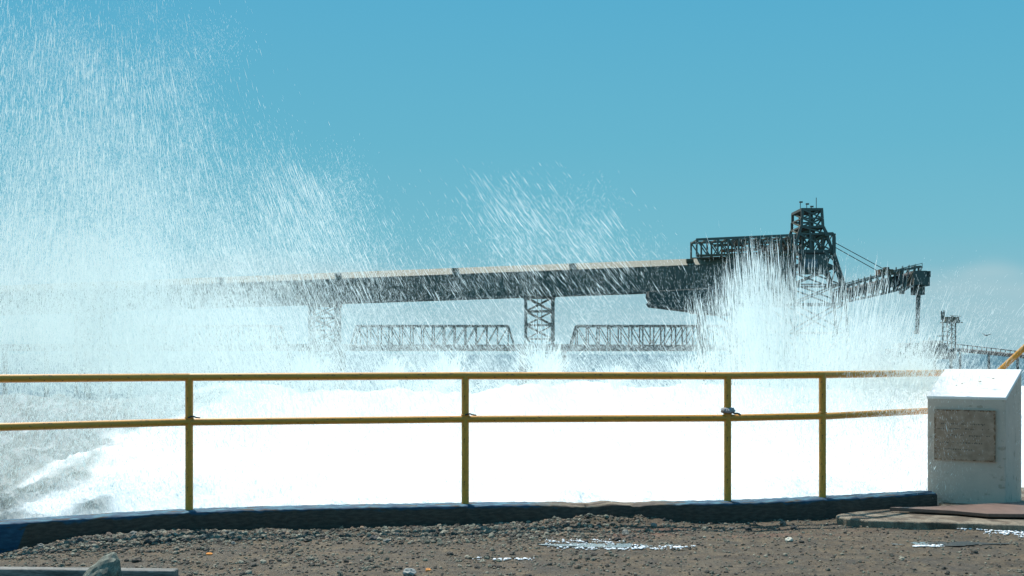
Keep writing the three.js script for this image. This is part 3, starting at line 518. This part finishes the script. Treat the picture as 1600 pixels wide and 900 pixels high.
// head of the loader: truss, A-frame tower, transfer house, hopper, boom, chute
{
  const D = 151, V = (px, py, dz = 0) => at(px, py, D).add(v3(0, 0, dz)), R = rng(31);
  const t = thing('ship_loader_head', v3(at(1220, 552, D).x, SEA, -D), 'dark lattice head tower of the ship loader at the end of the gallery', 'loader');
  // upper truss over the gallery end
  const n = 13;
  for (const dz of [0.3, -4.4]) {
    const yT = (x) => lerp(375, 365, (x - 1083) / 217), yB = (x) => lerp(400, 392, (x - 1083) / 217);
    member('top_chord', V(1087, yT(1087), dz), V(1301, yT(1301), dz), 0.2, 0.28, dark, t); member('bottom_chord', V(1087, yB(1087), dz), V(1301, yB(1301), dz), 0.2, 0.24, rusty, t);
    for (let k = 0; k <= n; k++) { const x = lerp(1088, 1301, k / n), y = lerp(1088, 1301, (k + 1) / n); member('truss_post', V(x, yT(x), dz), V(x, yB(x), dz), 0.2, 0.2, dark, t); if (k < n) member('truss_diagonal', V(x, yT(x), dz), V(y, yB(y), dz), 0.13, 0.13, dark, t); if (k < n && k > 1) member('truss_diagonal', V(x, yB(x), dz), V(y, yT(y), dz), 0.11, 0.11, k % 3 ? olive : rusty, t); }
  }
  for (let k = 0; k <= 13; k += 1) { const x = lerp(1088, 1301, k / 13), y = lerp(375, 365, k / 13); member('cross_tie', V(x, y, 0.3), V(x, y, -4.4), 0.12, 0.12, k % 2 ? olive : dark, t); }
  // walkway, cable trays and winch gear inside the truss
  member('cable_tray', V(1130, 391, -1), V(1250, 385, -1), 0.5, 0.35, rusty, t); member('cable_tray', V(1120, 381, -2.4), V(1245, 374, -2.4), 0.4, 0.3, olive, t);
  member('walkway', V(1095, 398, -2), V(1240, 391, -2), 2.2, 0.12, darker, t);
  for (let k = 0; k < 16; k++) block('machine_box', V(1145 + 105 * R(), 396 - 18 * R() - 3, -0.8 - 3 * R()), 0.5 + 0.9 * R(), 0.35 + 0.6 * R(), 0.8, [dark, olive, rusty, darker][k % 4], t, R());
  // A-frame tower
  const tw = [[1252, 1282, 328], [1251.5, 1283, 342], [1250, 1284, 355], [1246, 1290, 366], [1240, 1298, 392], [1240, 1304, 418], [1240, 1312, 445], [1240, 1319, 475], [1240, 1322, 520], [1240, 1322, 590]];
  for (const dz of [0.6, -4.6]) for (let k = 0; k < tw.length - 1; k++) {
    const [a, b, y] = tw[k], [c, d, z] = tw[k + 1], taper = (q) => dz > 0 ? q : q;
    member('tower_leg', V(a, y, dz), V(c, z, dz), 0.3, 0.3, darker, t); member('tower_leg', V(b, y, dz), V(d, z, dz), 0.3, 0.3, darker, t);
    member('tower_strut', V(c, z, dz), V(d, z, dz), 0.2, 0.2, dark, t); if (!k) member('tower_strut', V(a, y, dz), V(b, y, dz), 0.25, 0.25, darker, t);
    member('tower_brace', V(a, y, dz + 0.1), V(d, z, dz + 0.1), 0.16, 0.16, dark, t); member('tower_brace', V(b, y, dz - 0.1), V(c, z, dz - 0.1), 0.16, 0.16, k > 1 && k < 4 ? olive : dark, t);
    if (k < 4) member('tower_leg', V((a + b) / 2 - 4, y, dz), V((c + d) / 2 - 4, z, dz), 0.22, 0.22, dark, t);
    if (dz > 0) { member('side_strut', V(c, z, 0.6), V(c, z, -4.6), 0.16, 0.16, dark, t); member('side_strut', V(d, z, 0.6), V(d, z, -4.6), 0.16, 0.16, dark, t); member('side_brace', V(b, y, 0.6), V(d, z, -4.6), 0.14, 0.14, dark, t); member('side_brace', V(a, y, -4.6), V(c, z, 0.6), 0.14, 0.14, olive, t); }
  }
  // back post on the right and its ties
  for (const dz of [0.8, -4.8]) { member('back_post', V(1300.5, 366, dz), V(1300.5, 397, dz), 0.34, 0.34, darker, t); member('back_stay', V(1300.5, 397, dz), V(1317, 447, dz), 0.34, 0.34, darker, t); member('tie', V(1286, 368, dz), V(1300.5, 367, dz), 0.25, 0.25, darker, t); member('tie', V(1284, 393, dz), V(1303, 409, dz), 0.25, 0.25, dark, t); member('tie', V(1284, 408, dz), V(1312, 432, dz), 0.22, 0.22, dark, t); }
  member('tower_platform', V(1249, 356, -2), V(1287, 356, -2), 5.6, 0.12, darker, t); member('tower_platform', V(1250, 328, -2), V(1284, 328, -2), 5.4, 0.3, darker, t);
  member('tower_platform', V(1242, 394, -2), V(1300, 394, -2), 5.4, 0.2, darker, t);
  // masts and lamps on the top
  for (const [x, y, q] of [[1252, 315, 1], [1262, 318, 1], [1269, 322, 1], [1277, 308, 0]]) { member('mast', V(x, 328, -0.5), V(x, y, -0.5), 0.07, 0.07, dark, t); if (q) block('lamp_head', V(x + 1, y, -0.5), 0.35, 0.16, 0.3, darker, t); }
  // transfer house below the truss
  for (let k = 0; k < 9; k++) { const x = 1140 + k * 11.2; member('house_panel', V(x + 5.5, 400 - k * 0.3, 0.5), V(x + 5.5, 478, 0.5), 0.78, 0.12, k % 3 === 1 ? clad : darker, t); }
  block('house_core', V(1190, 440, -2.2), 7.3, 5.6, 4.6, darker, t);
  member('eave', V(1132, 402, 0.8), V(1243, 398, 0.8), 0.5, 0.22, olive, t);
  // driver cabin with a pane
  const cab = block('cabin', V(1267, 414, 1.2), 3.0, 2.1, 1.8, darker, t); const pane = mesh('pane', unitBox, new THREE.MeshPhysicalMaterial({ color: rgb(0.12, 0.15, 0.17), roughness: 0.1 }), cab); pane.scale.set(0.5, 0.45, 0.04); pane.position.set(-0.16, 0.02, 0.51);
  member('cabin_floor', V(1246, 428, 1.2), V(1290, 428, 1.2), 2.4, 0.14, dark, t);
  // hopper hanging under the gallery head
  const hs = new THREE.Shape(); [[1015, 456], [1140, 450], [1140, 492], [1086, 488], [1083, 486], [1018, 478], [1015.5, 474], [1018, 470], [1014.5, 463]].forEach(([x, y], i) => { const p = V(x, y).sub(t.position); i ? hs.lineTo(p.x, p.y) : hs.moveTo(p.x, p.y); });
  const hg = new THREE.ExtrudeGeometry(hs, { depth: 3.6, bevelEnabled: true, bevelSize: 0.08, bevelThickness: 0.08, bevelSegments: 1 }); hg.translate(0, 0, -3.4); mesh('hopper', hg, darker, t);
  for (const [x, y] of [[1084, 470], [1085, 477], [1021, 461], [1017, 472]]) block('bracket', V(x, y, 0.3), 0.45, 0.22, 0.5, dark, t);
  // legs of the house down to the water
  for (const x of [1100, 1150, 1200]) for (const dz of [0, -4]) { const a = V(x, x < 1120 ? 486 : 476, dz); member('house_leg', a, v3(a.x, SEA - 1, a.z), 0.45, 0.45, darker, t); }
  for (let k = 0; k < 4; k++) { const y = 480 + k * 30; member('house_brace', V(1100, y, 0.1), V(1150, y + 30, 0.1), 0.2, 0.2, dark, t); member('house_brace', V(1200, y, 0.1), V(1150, y + 30, 0.1), 0.2, 0.2, dark, t); member('house_brace', V(1200, y, 0.1), V(1240, y + 30, 0.1), 0.2, 0.2, dark, t); }

  // boom
  const b = thing('loader_boom', v3(at(1310, 552, D).x, at(0, 470, D).y, -D), 'lattice loading boom reaching right from the head tower', 'boom');
  const top = [[1312, 452], [1336, 443], [1370, 433], [1405, 422], [1440, 417]], bot = [[1312, 474], [1340, 468], [1372, 461], [1400, 454], [1428, 446]];
  for (const dz of [0.2, -2.6]) {
    for (const L of [top, bot]) for (let k = 0; k < 4; k++) member('chord', V(...L[k], dz), V(...L[k + 1], dz), 0.2, 0.2, dark, b);
    const m = 14, on = (L, s) => { const q = s * 4, k = Math.min(3, Math.floor(q)), u = q - k; return [lerp(L[k][0], L[k + 1][0], u), lerp(L[k][1], L[k + 1][1], u)]; };
    for (let k = 0; k <= m; k++) { member('lattice_post', V(...on(top, k / m), dz), V(...on(bot, k / m), dz), 0.13, 0.13, dark, b); if (k < m) member('lattice_diagonal', V(...on(k % 2 ? top : bot, k / m), dz), V(...on(k % 2 ? bot : top, (k + 1) / m), dz), 0.12, 0.12, k % 3 ? dark : olive, b); }
    for (let k = 0; k <= m; k++) { const p = on(top, k / m); member('handrail_post', V(p[0], p[1], dz), V(p[0], p[1] - 6, dz), 0.06, 0.06, dark, b); } member('handrail', V(1312, 446, dz), V(1440, 411.5, dz), 0.06, 0.06, dark, b);
  }
  pipe('conveyor_tube', V(1308, 463, -1.2), V(1436, 430, -1.2), 0.6, std({ color: rgb(0.09, 0.085, 0.08), roughness: 0.8 }), b);
  block('tip_machinery', V(1437, 434, -1.2), 1.5, 1.6, 3, darker, b); block('tip_machinery', V(1447, 435, -1.2), 1.0, 1.7, 2, dark, b); member('tip_arm', V(1440, 440, -1), V(1457, 443, -1), 0.15, 0.15, dark, b); member('tip_arm', V(1430, 417, -1), V(1441, 416, -1), 1, 0.25, dark, b); member('tip_post', V(1440, 415, -1), V(1439, 430, -1), 0.2, 0.2, dark, b);
  block('tip_drum', V(1449, 428, -1.2), 0.9, 0.7, 2, darker, b);
  block('trolley', V(1384, 425, -0.6), 1.5, 0.6, 2, rusty, b); block('trolley', V(1387, 420.5, -0.6), 0.5, 0.5, 0.8, darker, b); block('trolley', V(1403, 425, -0.6), 1.3, 0.5, 1.6, rusty, b); block('counter_bracket', V(1411, 456, -0.5), 0.5, 0.45, 0.6, dark, b); member('counter_arm', V(1411, 456, -0.5), V(1423, 448, -0.5), 0.2, 0.2, dark, b);
  // chute
  const c = thing('loading_chute', V(1439, 522, -1.2), 'black telescopic loading chute hanging from the boom tip', 'chute');
  block('chute_head', V(1439, 454, -1.2), 1.25, 0.9, 1.3, darker, c); block('chute_head', V(1439, 446, -1.2), 0.8, 1.0, 1, darker, c);
  for (let k = 0; k < 5; k++) pipe('sleeve', V(1440 - k * 0.4, 459 + k * 12, -1.2), V(1439.7 - k * 0.4, 472 + k * 12, -1.2), 0.27 - 0.015 * k, darker, c);
  block('chute_mouth', V(1438, 519, -1.2), 0.55, 0.4, 0.55, darker, c);
  // stays
  const wire = std({ color: rgb(0.08, 0.085, 0.085), roughness: 0.6 });
  [[1301, 376, 1386, 422, 'upper steel stay cable from the head tower to the boom'], [1301, 383, 1378, 426, 'lower steel stay cable from the head tower to the boom']].forEach(([x0, y0, x1, y1, label]) => {
    const k = pipe('stay_cable', V(x0, y0, -0.4), V(x1, y1, -0.4), 0.045, wire, scene); tag(k, label, 'cable');
  });
}
// second loader, farther along the coast
{
  const D = 430, V = (px, py, dz = 0) => at(px, py, D).add(v3(0, 0, dz)), grey = std({ color: rgb(0.1, 0.09, 0.08), roughness: 0.85 });
  const t = thing('far_loader', v3(at(1450, 552, D).x, SEA, -D), 'small distant loader tower on its jetty beyond the boom', 'loader');
  block('deck', V(1443, 553, -4), 20, 3.4, 10, grey, t); block('deck', V(1448, 541, -4), 14, 2.2, 8, grey, t);
  block('shed', V(1460, 536, -3), 6, 1.6, 5, dark, t); block('shed', V(1412, 540, -3), 5, 1.2, 5, olive, t);
  for (const x of [1400, 1420, 1440, 1460, 1486]) { const p = V(x, 556); member('pile', v3(p.x, SEA - 1, p.z), p, 0.8, 0.8, dark, t); }
  for (const [x, y0, y1] of [[1473, 488, 545], [1480, 500, 560], [1487, 500, 560], [1493, 500, 560]]) member('column', V(x, y0), V(x, y1), 0.38, 0.38, dark, t);
  for (let k = 0; k < 8; k++) { const y = 504 + k * 7; member('brace', V(1480, y, 0.3), V(1493, y + 7, 0.3), 0.2, 0.2, dark, t); member('brace', V(1493, y, 0.3), V(1480, y + 7, 0.3), 0.2, 0.2, olive, t); member('strut', V(1473, y, 0), V(1480, y, 0), 0.2, 0.2, dark, t); }
  block('machine_house', V(1487, 499, 0), 4, 1.6, 3, olive, t); member('platform', V(1471, 504, 0), V(1502, 504, 0), 3, 0.3, dark, t); member('jib', V(1487, 494, 0), V(1500, 502, 0), 0.5, 0.4, dark, t); member('rail', V(1484, 493), V(1502, 494), 0.15, 0.15, dark, t); member('platform', V(1466, 525, 0), V(1478, 525, 0), 2, 0.3, dark, t);
  for (const [x, y] of [[1471, 486], [1475, 485], [1423, 528], [1452, 527]]) member('mast', V(x, y), V(x, y + 14), 0.35, 0.35, dark, t);
  const j = thing('far_jetty', v3(at(1560, 552, 420).x, SEA, -420), 'thin distant jetty running off to the right behind the plinth', 'jetty');
  const U = (px, py) => at(px, py, lerp(430, 380, (px - 1495) / 140));
  member('handrail', U(1496, 538), U(1660, 557), 0.25, 0.25, grey, j); member('deck', U(1496, 546.5), U(1660, 563), 3, 1.0, grey, j);
  for (let k = 0; k < 22; k++) { const x = 1497 + k * 7.4; member('post', U(x, 538 + (x - 1496) * 0.116), U(x, 546.5 + (x - 1496) * 0.1), 0.2, 0.2, grey, j); }
  for (const x of [1500, 1545, 1590, 1635]) { const p = U(x, 550 + (x - 1496) * 0.1); member('pile', v3(p.x, SEA - 1, p.z), p, 0.6, 0.6, grey, j); }
}
// gull
{
  const p = at(1541, 524, 120), g = thing('gull', p, 'lone dark gull gliding above the far jetty', 'bird'), m = std({ color: rgb(0.06, 0.06, 0.06), roughness: 0.9 });
  const prof = [[0, -0.24], [0.02, -0.2], [0.05, -0.08], [0.06, 0.03], [0.045, 0.13], [0.035, 0.17], [0.03, 0.21], [0.01, 0.25], [0, 0.27]].map(([r, y]) => new THREE.Vector2(r, y)), pos = [], idx = [];
  const body = new THREE.LatheGeometry(prof, 12); body.rotateZ(Math.PI / 2 + 0.2); const wings = [];
  for (const s of [-1, 1]) { const w = new THREE.Shape(); w.moveTo(0.1, 0); w.quadraticCurveTo(0.14, 0.3, 0.02, 0.62); w.quadraticCurveTo(-0.06, 0.3, -0.1, 0); w.closePath(); const e = new THREE.ExtrudeGeometry(w, { depth: 0.015, bevelEnabled: false }); e.rotateX(Math.PI / 2 * 0.8); if (s < 0) { e.scale(1, 1, -1); const q = e.attributes.position; for (let i = 0; i < q.count; i += 3) for (let k = 0; k < 3; k++) { const h = q.array[(i + 1) * 3 + k]; q.array[(i + 1) * 3 + k] = q.array[(i + 2) * 3 + k]; q.array[(i + 2) * 3 + k] = h; } } wings.push(e); }
  const all = mergeGeometries([body.toNonIndexed(), ...wings.map((w) => w.index ? w.toNonIndexed() : w)]); all.computeVertexNormals(); all.rotateY(0.5); all.rotateZ(-0.15); mesh('body', all, m, g);
}

// ---------------------------------------------------------------- stones, gravel and litter on the ground
function pebble(seed, detail = 1) {
  const g = new THREE.IcosahedronGeometry(1, detail), p = g.attributes.position, s = seed * 3.7;
  for (let i = 0; i < p.count; i++) { const x = p.getX(i), y = p.getY(i), z = p.getZ(i), k = 1 + 0.28 * N3(x * 0.9 + s, y * 0.9, z * 0.9) + 0.12 * N3(x * 2.4 + s, y * 2.4 + 5, z * 2.4); p.setXYZ(i, x * k, y * k * 0.66, z * k * 0.85); }
  g.computeVertexNormals(); return g;
}
const stoneTex = noiseTexture(256, (u, v) => { const k = 1 + 0.3 * tile(u, v, 8) + 0.25 * tile(u, v, 40, 5) + 0.2 * tile(u, v, 100, 9); return [170 * k, 168 * k, 164 * k]; });
const stoneMat = std({ map: stoneTex, roughness: 0.85 });
const tones = [[0.2, 0.19, 0.17], [0.11, 0.1, 0.095], [0.26, 0.19, 0.15], [0.33, 0.32, 0.29], [0.06, 0.058, 0.055], [0.19, 0.21, 0.19]];
{
  const R = rng(101), kinds = [pebble(1), pebble(2), pebble(3)], per = 9000, o = new THREE.Object3D(), c = new THREE.Color();
  kinds.forEach((g, q) => {
    const im = sh(new THREE.InstancedMesh(g, stoneMat, per)); im.name = numbered('gravel'); let n = 0;
    while (n < per) {
      const x = lerp(-4.3, 4.3, R()), zf = kerbZ(x) + 0.13, z = lerp(zf, -6.6, R() ** 1.25);
      const rubble = 0.13 + 1.1 * Math.exp(-(((x + 2.6) / 0.9) ** 2)) * Math.exp(-(((z - zf - 0.3) / 0.35) ** 2)) + 0.9 * Math.exp(-(((x + 0.1) / 1.1) ** 2)) * Math.exp(-(((z - zf - 0.25) / 0.45) ** 2)) + 0.35 * smooth(fbm(x * 1.3 + 20, z * 2.6, 3), 0, 0.3) * smooth(-x, -2.2, 0.5);
      if (R() > rubble) continue;
      const s = 0.003 + 0.009 * R() ** 2 + (R() < 0.26 * rubble ? 0.016 * R() : 0);
      o.position.set(x, groundHeight(x, z) + s * 0.25, z); o.rotation.set(R() * 0.6, R() * 6.3, R() * 0.6); o.scale.setScalar(s); o.updateMatrix(); im.setMatrixAt(n, o.matrix);
      const t = tones[Math.floor(R() * tones.length)], k = 0.55 + 0.6 * R(); im.setColorAt(n, c.setRGB(t[0] * k * 2, t[1] * k * 1.9, t[2] * k * 1.62)); n++;
    }
    scene.add(im); tag(im, ['grey grit scattered over the dirt and heaped along the kerb', 'small dark gravel strewn over the dirt before the kerb', 'fine mixed gravel lying over the dirt before the kerb'][q], 'gravel', null, 'stuff');
  });
  // loose stones that can be told apart
  const big = [pebble(7, 2), pebble(8, 2), pebble(9, 2), pebble(10, 2)], mats = tones.map((t) => std({ map: stoneTex, color: rgb(t[0] * 1.6, t[1] * 1.6, t[2] * 1.6), roughness: 0.85 }));
  const spots = []; let tries = 0;
  while (spots.length < 64 && tries++ < 5000) {
    const left = R() < 0.5, x = left ? -2.75 + (R() + R() - 1) * 1.2 : lerp(-1.8, 2.2, R()), z = kerbZ(x) + 0.2 + (left ? 0.65 : 0.9) * R() ** 1.4, s = 0.014 + 0.022 * R() ** 2;
    if (spots.some((q) => Math.hypot(q[0] - x, q[1] - z) < q[2] + s + 0.02)) continue; spots.push([x, z, s]);
  }
  for (const [x, z, s] of spots) { const tn = Math.floor(R() * mats.length), where = x < -1.85 ? 'in the heap of pebbles left of the leftmost post' : x < 0.4 ? 'on the grit below the middle of the railing' : 'on the bare dirt right of the middle post', look = ['grey', 'charcoal', 'reddish brown', 'pale', 'black', 'greenish grey'][tn];
    const m = mesh('stone', big[Math.floor(R() * 4)], mats[tn]); m.position.set(x, groundHeight(x, z) + s * 0.3, z); m.rotation.set(R() * 0.5, R() * 6.3, R() * 0.5); m.scale.setScalar(s); tag(m, look + ' stone ' + where, 'stone', look + ' stones ' + where); }
  const ground = (px, py) => { const d = EYE * F / (py - HORIZON), p = at(px, py, d); p.y = groundHeight(p.x, p.z); return p; };
  const single = (px, py, s, col, label, name = 'stone', cat = 'stone', flat = 1) => { const m = mesh(name, big[Math.floor(R() * 4)], std({ color: rgb(...col), roughness: 0.8 })), p = ground(px, py); m.position.copy(p); m.position.y += s * 0.35 * flat; m.rotation.y = R() * 6; m.scale.set(s, s * flat, s); tag(m, label, cat); };
  single(1233, 846, 0.03, [0.55, 0.52, 0.42], 'pale cream stone alone on the bare dirt right of the middle');
  single(640, 899, 0.042, [0.3, 0.3, 0.27], 'whitish stone cut by the lower edge left of the middle');
  single(327, 868, 0.022, [0.75, 0.27, 0.04], 'orange scrap lying on the dirt below the leftmost post', 'scrap', 'litter', 0.6);
  single(349, 846, 0.018, [0.6, 0.22, 0.06], 'orange scrap among pebbles close to the kerb by the leftmost post', 'scrap', 'litter', 0.7);
  single(669, 893, 0.022, [0.75, 0.3, 0.08], 'orange scrap beside the whitish stone at the lower edge', 'scrap', 'litter', 0.8);
  single(623, 822, 0.018, [0.45, 0.1, 0.04], 'red scrap against the kerb, the left one of two', 'scrap', 'litter', 0.8);
  single(648, 824, 0.02, [0.36, 0.09, 0.04], 'red scrap against the kerb, the right one of two', 'scrap', 'litter', 0.8);
  single(585, 845, 0.035, [0.07, 0.065, 0.06], 'dark lump of rubble below the kerb left of the middle post');
  single(452, 826, 0.03, [0.4, 0.4, 0.38], 'pale shard leaning against the kerb', 'shard', 'stone', 0.8);
  single(915, 848, 0.02, [0.04, 0.04, 0.04], 'black pebble standing in the white foam on the dirt');
  // upright boulder at the lower edge
  const g = new THREE.IcosahedronGeometry(1, 5), p = g.attributes.position;
  for (let i = 0; i < p.count; i++) { let x = p.getX(i), y = p.getY(i), z = p.getZ(i); const k = 1 + 0.1 * N3(x * 1.2, y * 1.2, z * 1.2 + 4) + 0.03 * N3(x * 5, y * 5, z * 5) + 0.012 * N3(x * 16, y * 16, z * 16), lean = 0.28 * y; if (x > 0.35) x = 0.35 + (x - 0.35) * 0.45; p.setXYZ(i, (x * (1 - 0.38 * Math.max(0, y)) + lean) * k, y * k * 1.35, z * k * 0.8); }
  g.computeVertexNormals();
  const br = at(166, 900, 7.55), bo = mesh('boulder', g, std({ map: stoneTex, color: rgb(0.36, 0.39, 0.32), roughness: 0.8 })); bo.position.set(br.x - 0.01, 0.055, br.z); bo.scale.set(0.14, 0.112, 0.12); bo.rotation.y = 0.3; tag(bo, 'pointed grey green boulder standing at the lower left edge', 'boulder');
  // concrete beam lying along the lower left
  const beam = thing('beam', v3(-2.9, 0, -8.0), 'flat grey concrete beam lying along the lower left edge behind the boulder', 'beam');
  const bg = new RoundedBoxGeometry(2.6, 0.2, 0.1, 3, 0.01); const bm = mesh('concrete', bg, std({ map: stoneTex, color: rgb(0.42, 0.42, 0.4), roughness: 0.9 }), beam); bm.position.set(-0.42, -0.042, 0.02); bm.rotation.y = -0.06;
}
// puddles and foam thrown over the wall
{
  const R = rng(202), foam = std({ color: rgb(0.85, 0.87, 0.88), roughness: 0.6 });
  const water = new THREE.MeshPhysicalMaterial({ color: rgb(0.07, 0.075, 0.075), roughness: 0.08, ior: 1.33 });
  const blob = (cx, cz, rx, rz, seed, y) => { const s = new THREE.Shape(); for (let k = 0; k < 72; k++) { const a = k / 72 * 6.2832, q = 1 + 0.4 * N2(Math.cos(a) * 1.6 + seed, Math.sin(a) * 1.6) + 0.15 * N2(Math.cos(a) * 6 + seed, Math.sin(a) * 6); const x = Math.cos(a) * rx * q, z = Math.sin(a) * rz * q; k ? s.lineTo(x, z) : s.moveTo(x, z); } const g = new THREE.ShapeGeometry(s, 1); g.rotateX(-Math.PI / 2); g.translate(cx, y, cz); return g; };
  const d = (py) => EYE * F / (py - HORIZON), X = (px, py) => (px - 800) / F * d(py);
  for (const [px, py, rx, rz, seed, label] of [[1480, 850, 0.34, 0.1, 5, 'puddle on the dirt in front of the footing'], [950, 853, 0.4, 0.1, 9, 'puddle in the middle of the dirt, rimmed with foam']]) {
    const x = X(px, py), z = -d(py), m = mesh('puddle', blob(x, z, rx, rz, seed, groundHeight(x, z) + 0.006), water); tag(m, label, null, null, 'structure');
  }
  const lump = new THREE.IcosahedronGeometry(1, 1), make = (label, seeds) => {
    const all = []; for (const [px, py, n, wx, wz] of seeds) for (let k = 0; k < n; k++) { const a = (R() + R() - 1), x = X(px, py) + a * wx, z = -d(py) + (R() + R() - 1) * wz + 0.03 * N2(x * 4, 3), s = 0.0025 + 0.006 * R() ** 3, g = lump.clone(); if (fbm(x * 6 + 3, z * 14, 3) < -0.12 + 0.2 * R()) continue; g.scale(s * 1.5, s * 0.8, s * 1.2); g.rotateY(R() * 6); g.translate(x, groundHeight(x, z) + 0.008, z); all.push(g); }
    tag(mesh('foam', mergeGeometries(all), foam), label, 'foam', null, 'stuff');
  };
  make('white foam washed onto the dirt below the middle of the kerb', [[905, 848, 220, 0.34, 0.16], [1000, 859, 230, 0.44, 0.05], [935, 857, 140, 0.4, 0.1], [790, 874, 130, 0.25, 0.05], [1060, 856, 190, 0.16, 0.04]]);
  make('white bubbles of foam trickling along the front of the footing', [[1500, 826, 260, 0.14, 0.08], [1530, 828, 420, 0.2, 0.1], [1580, 834, 380, 0.24, 0.18], [1630, 840, 260, 0.22, 0.2], [1450, 855, 240, 0.12, 0.05]]);
}
renderer.render(scene, camera);
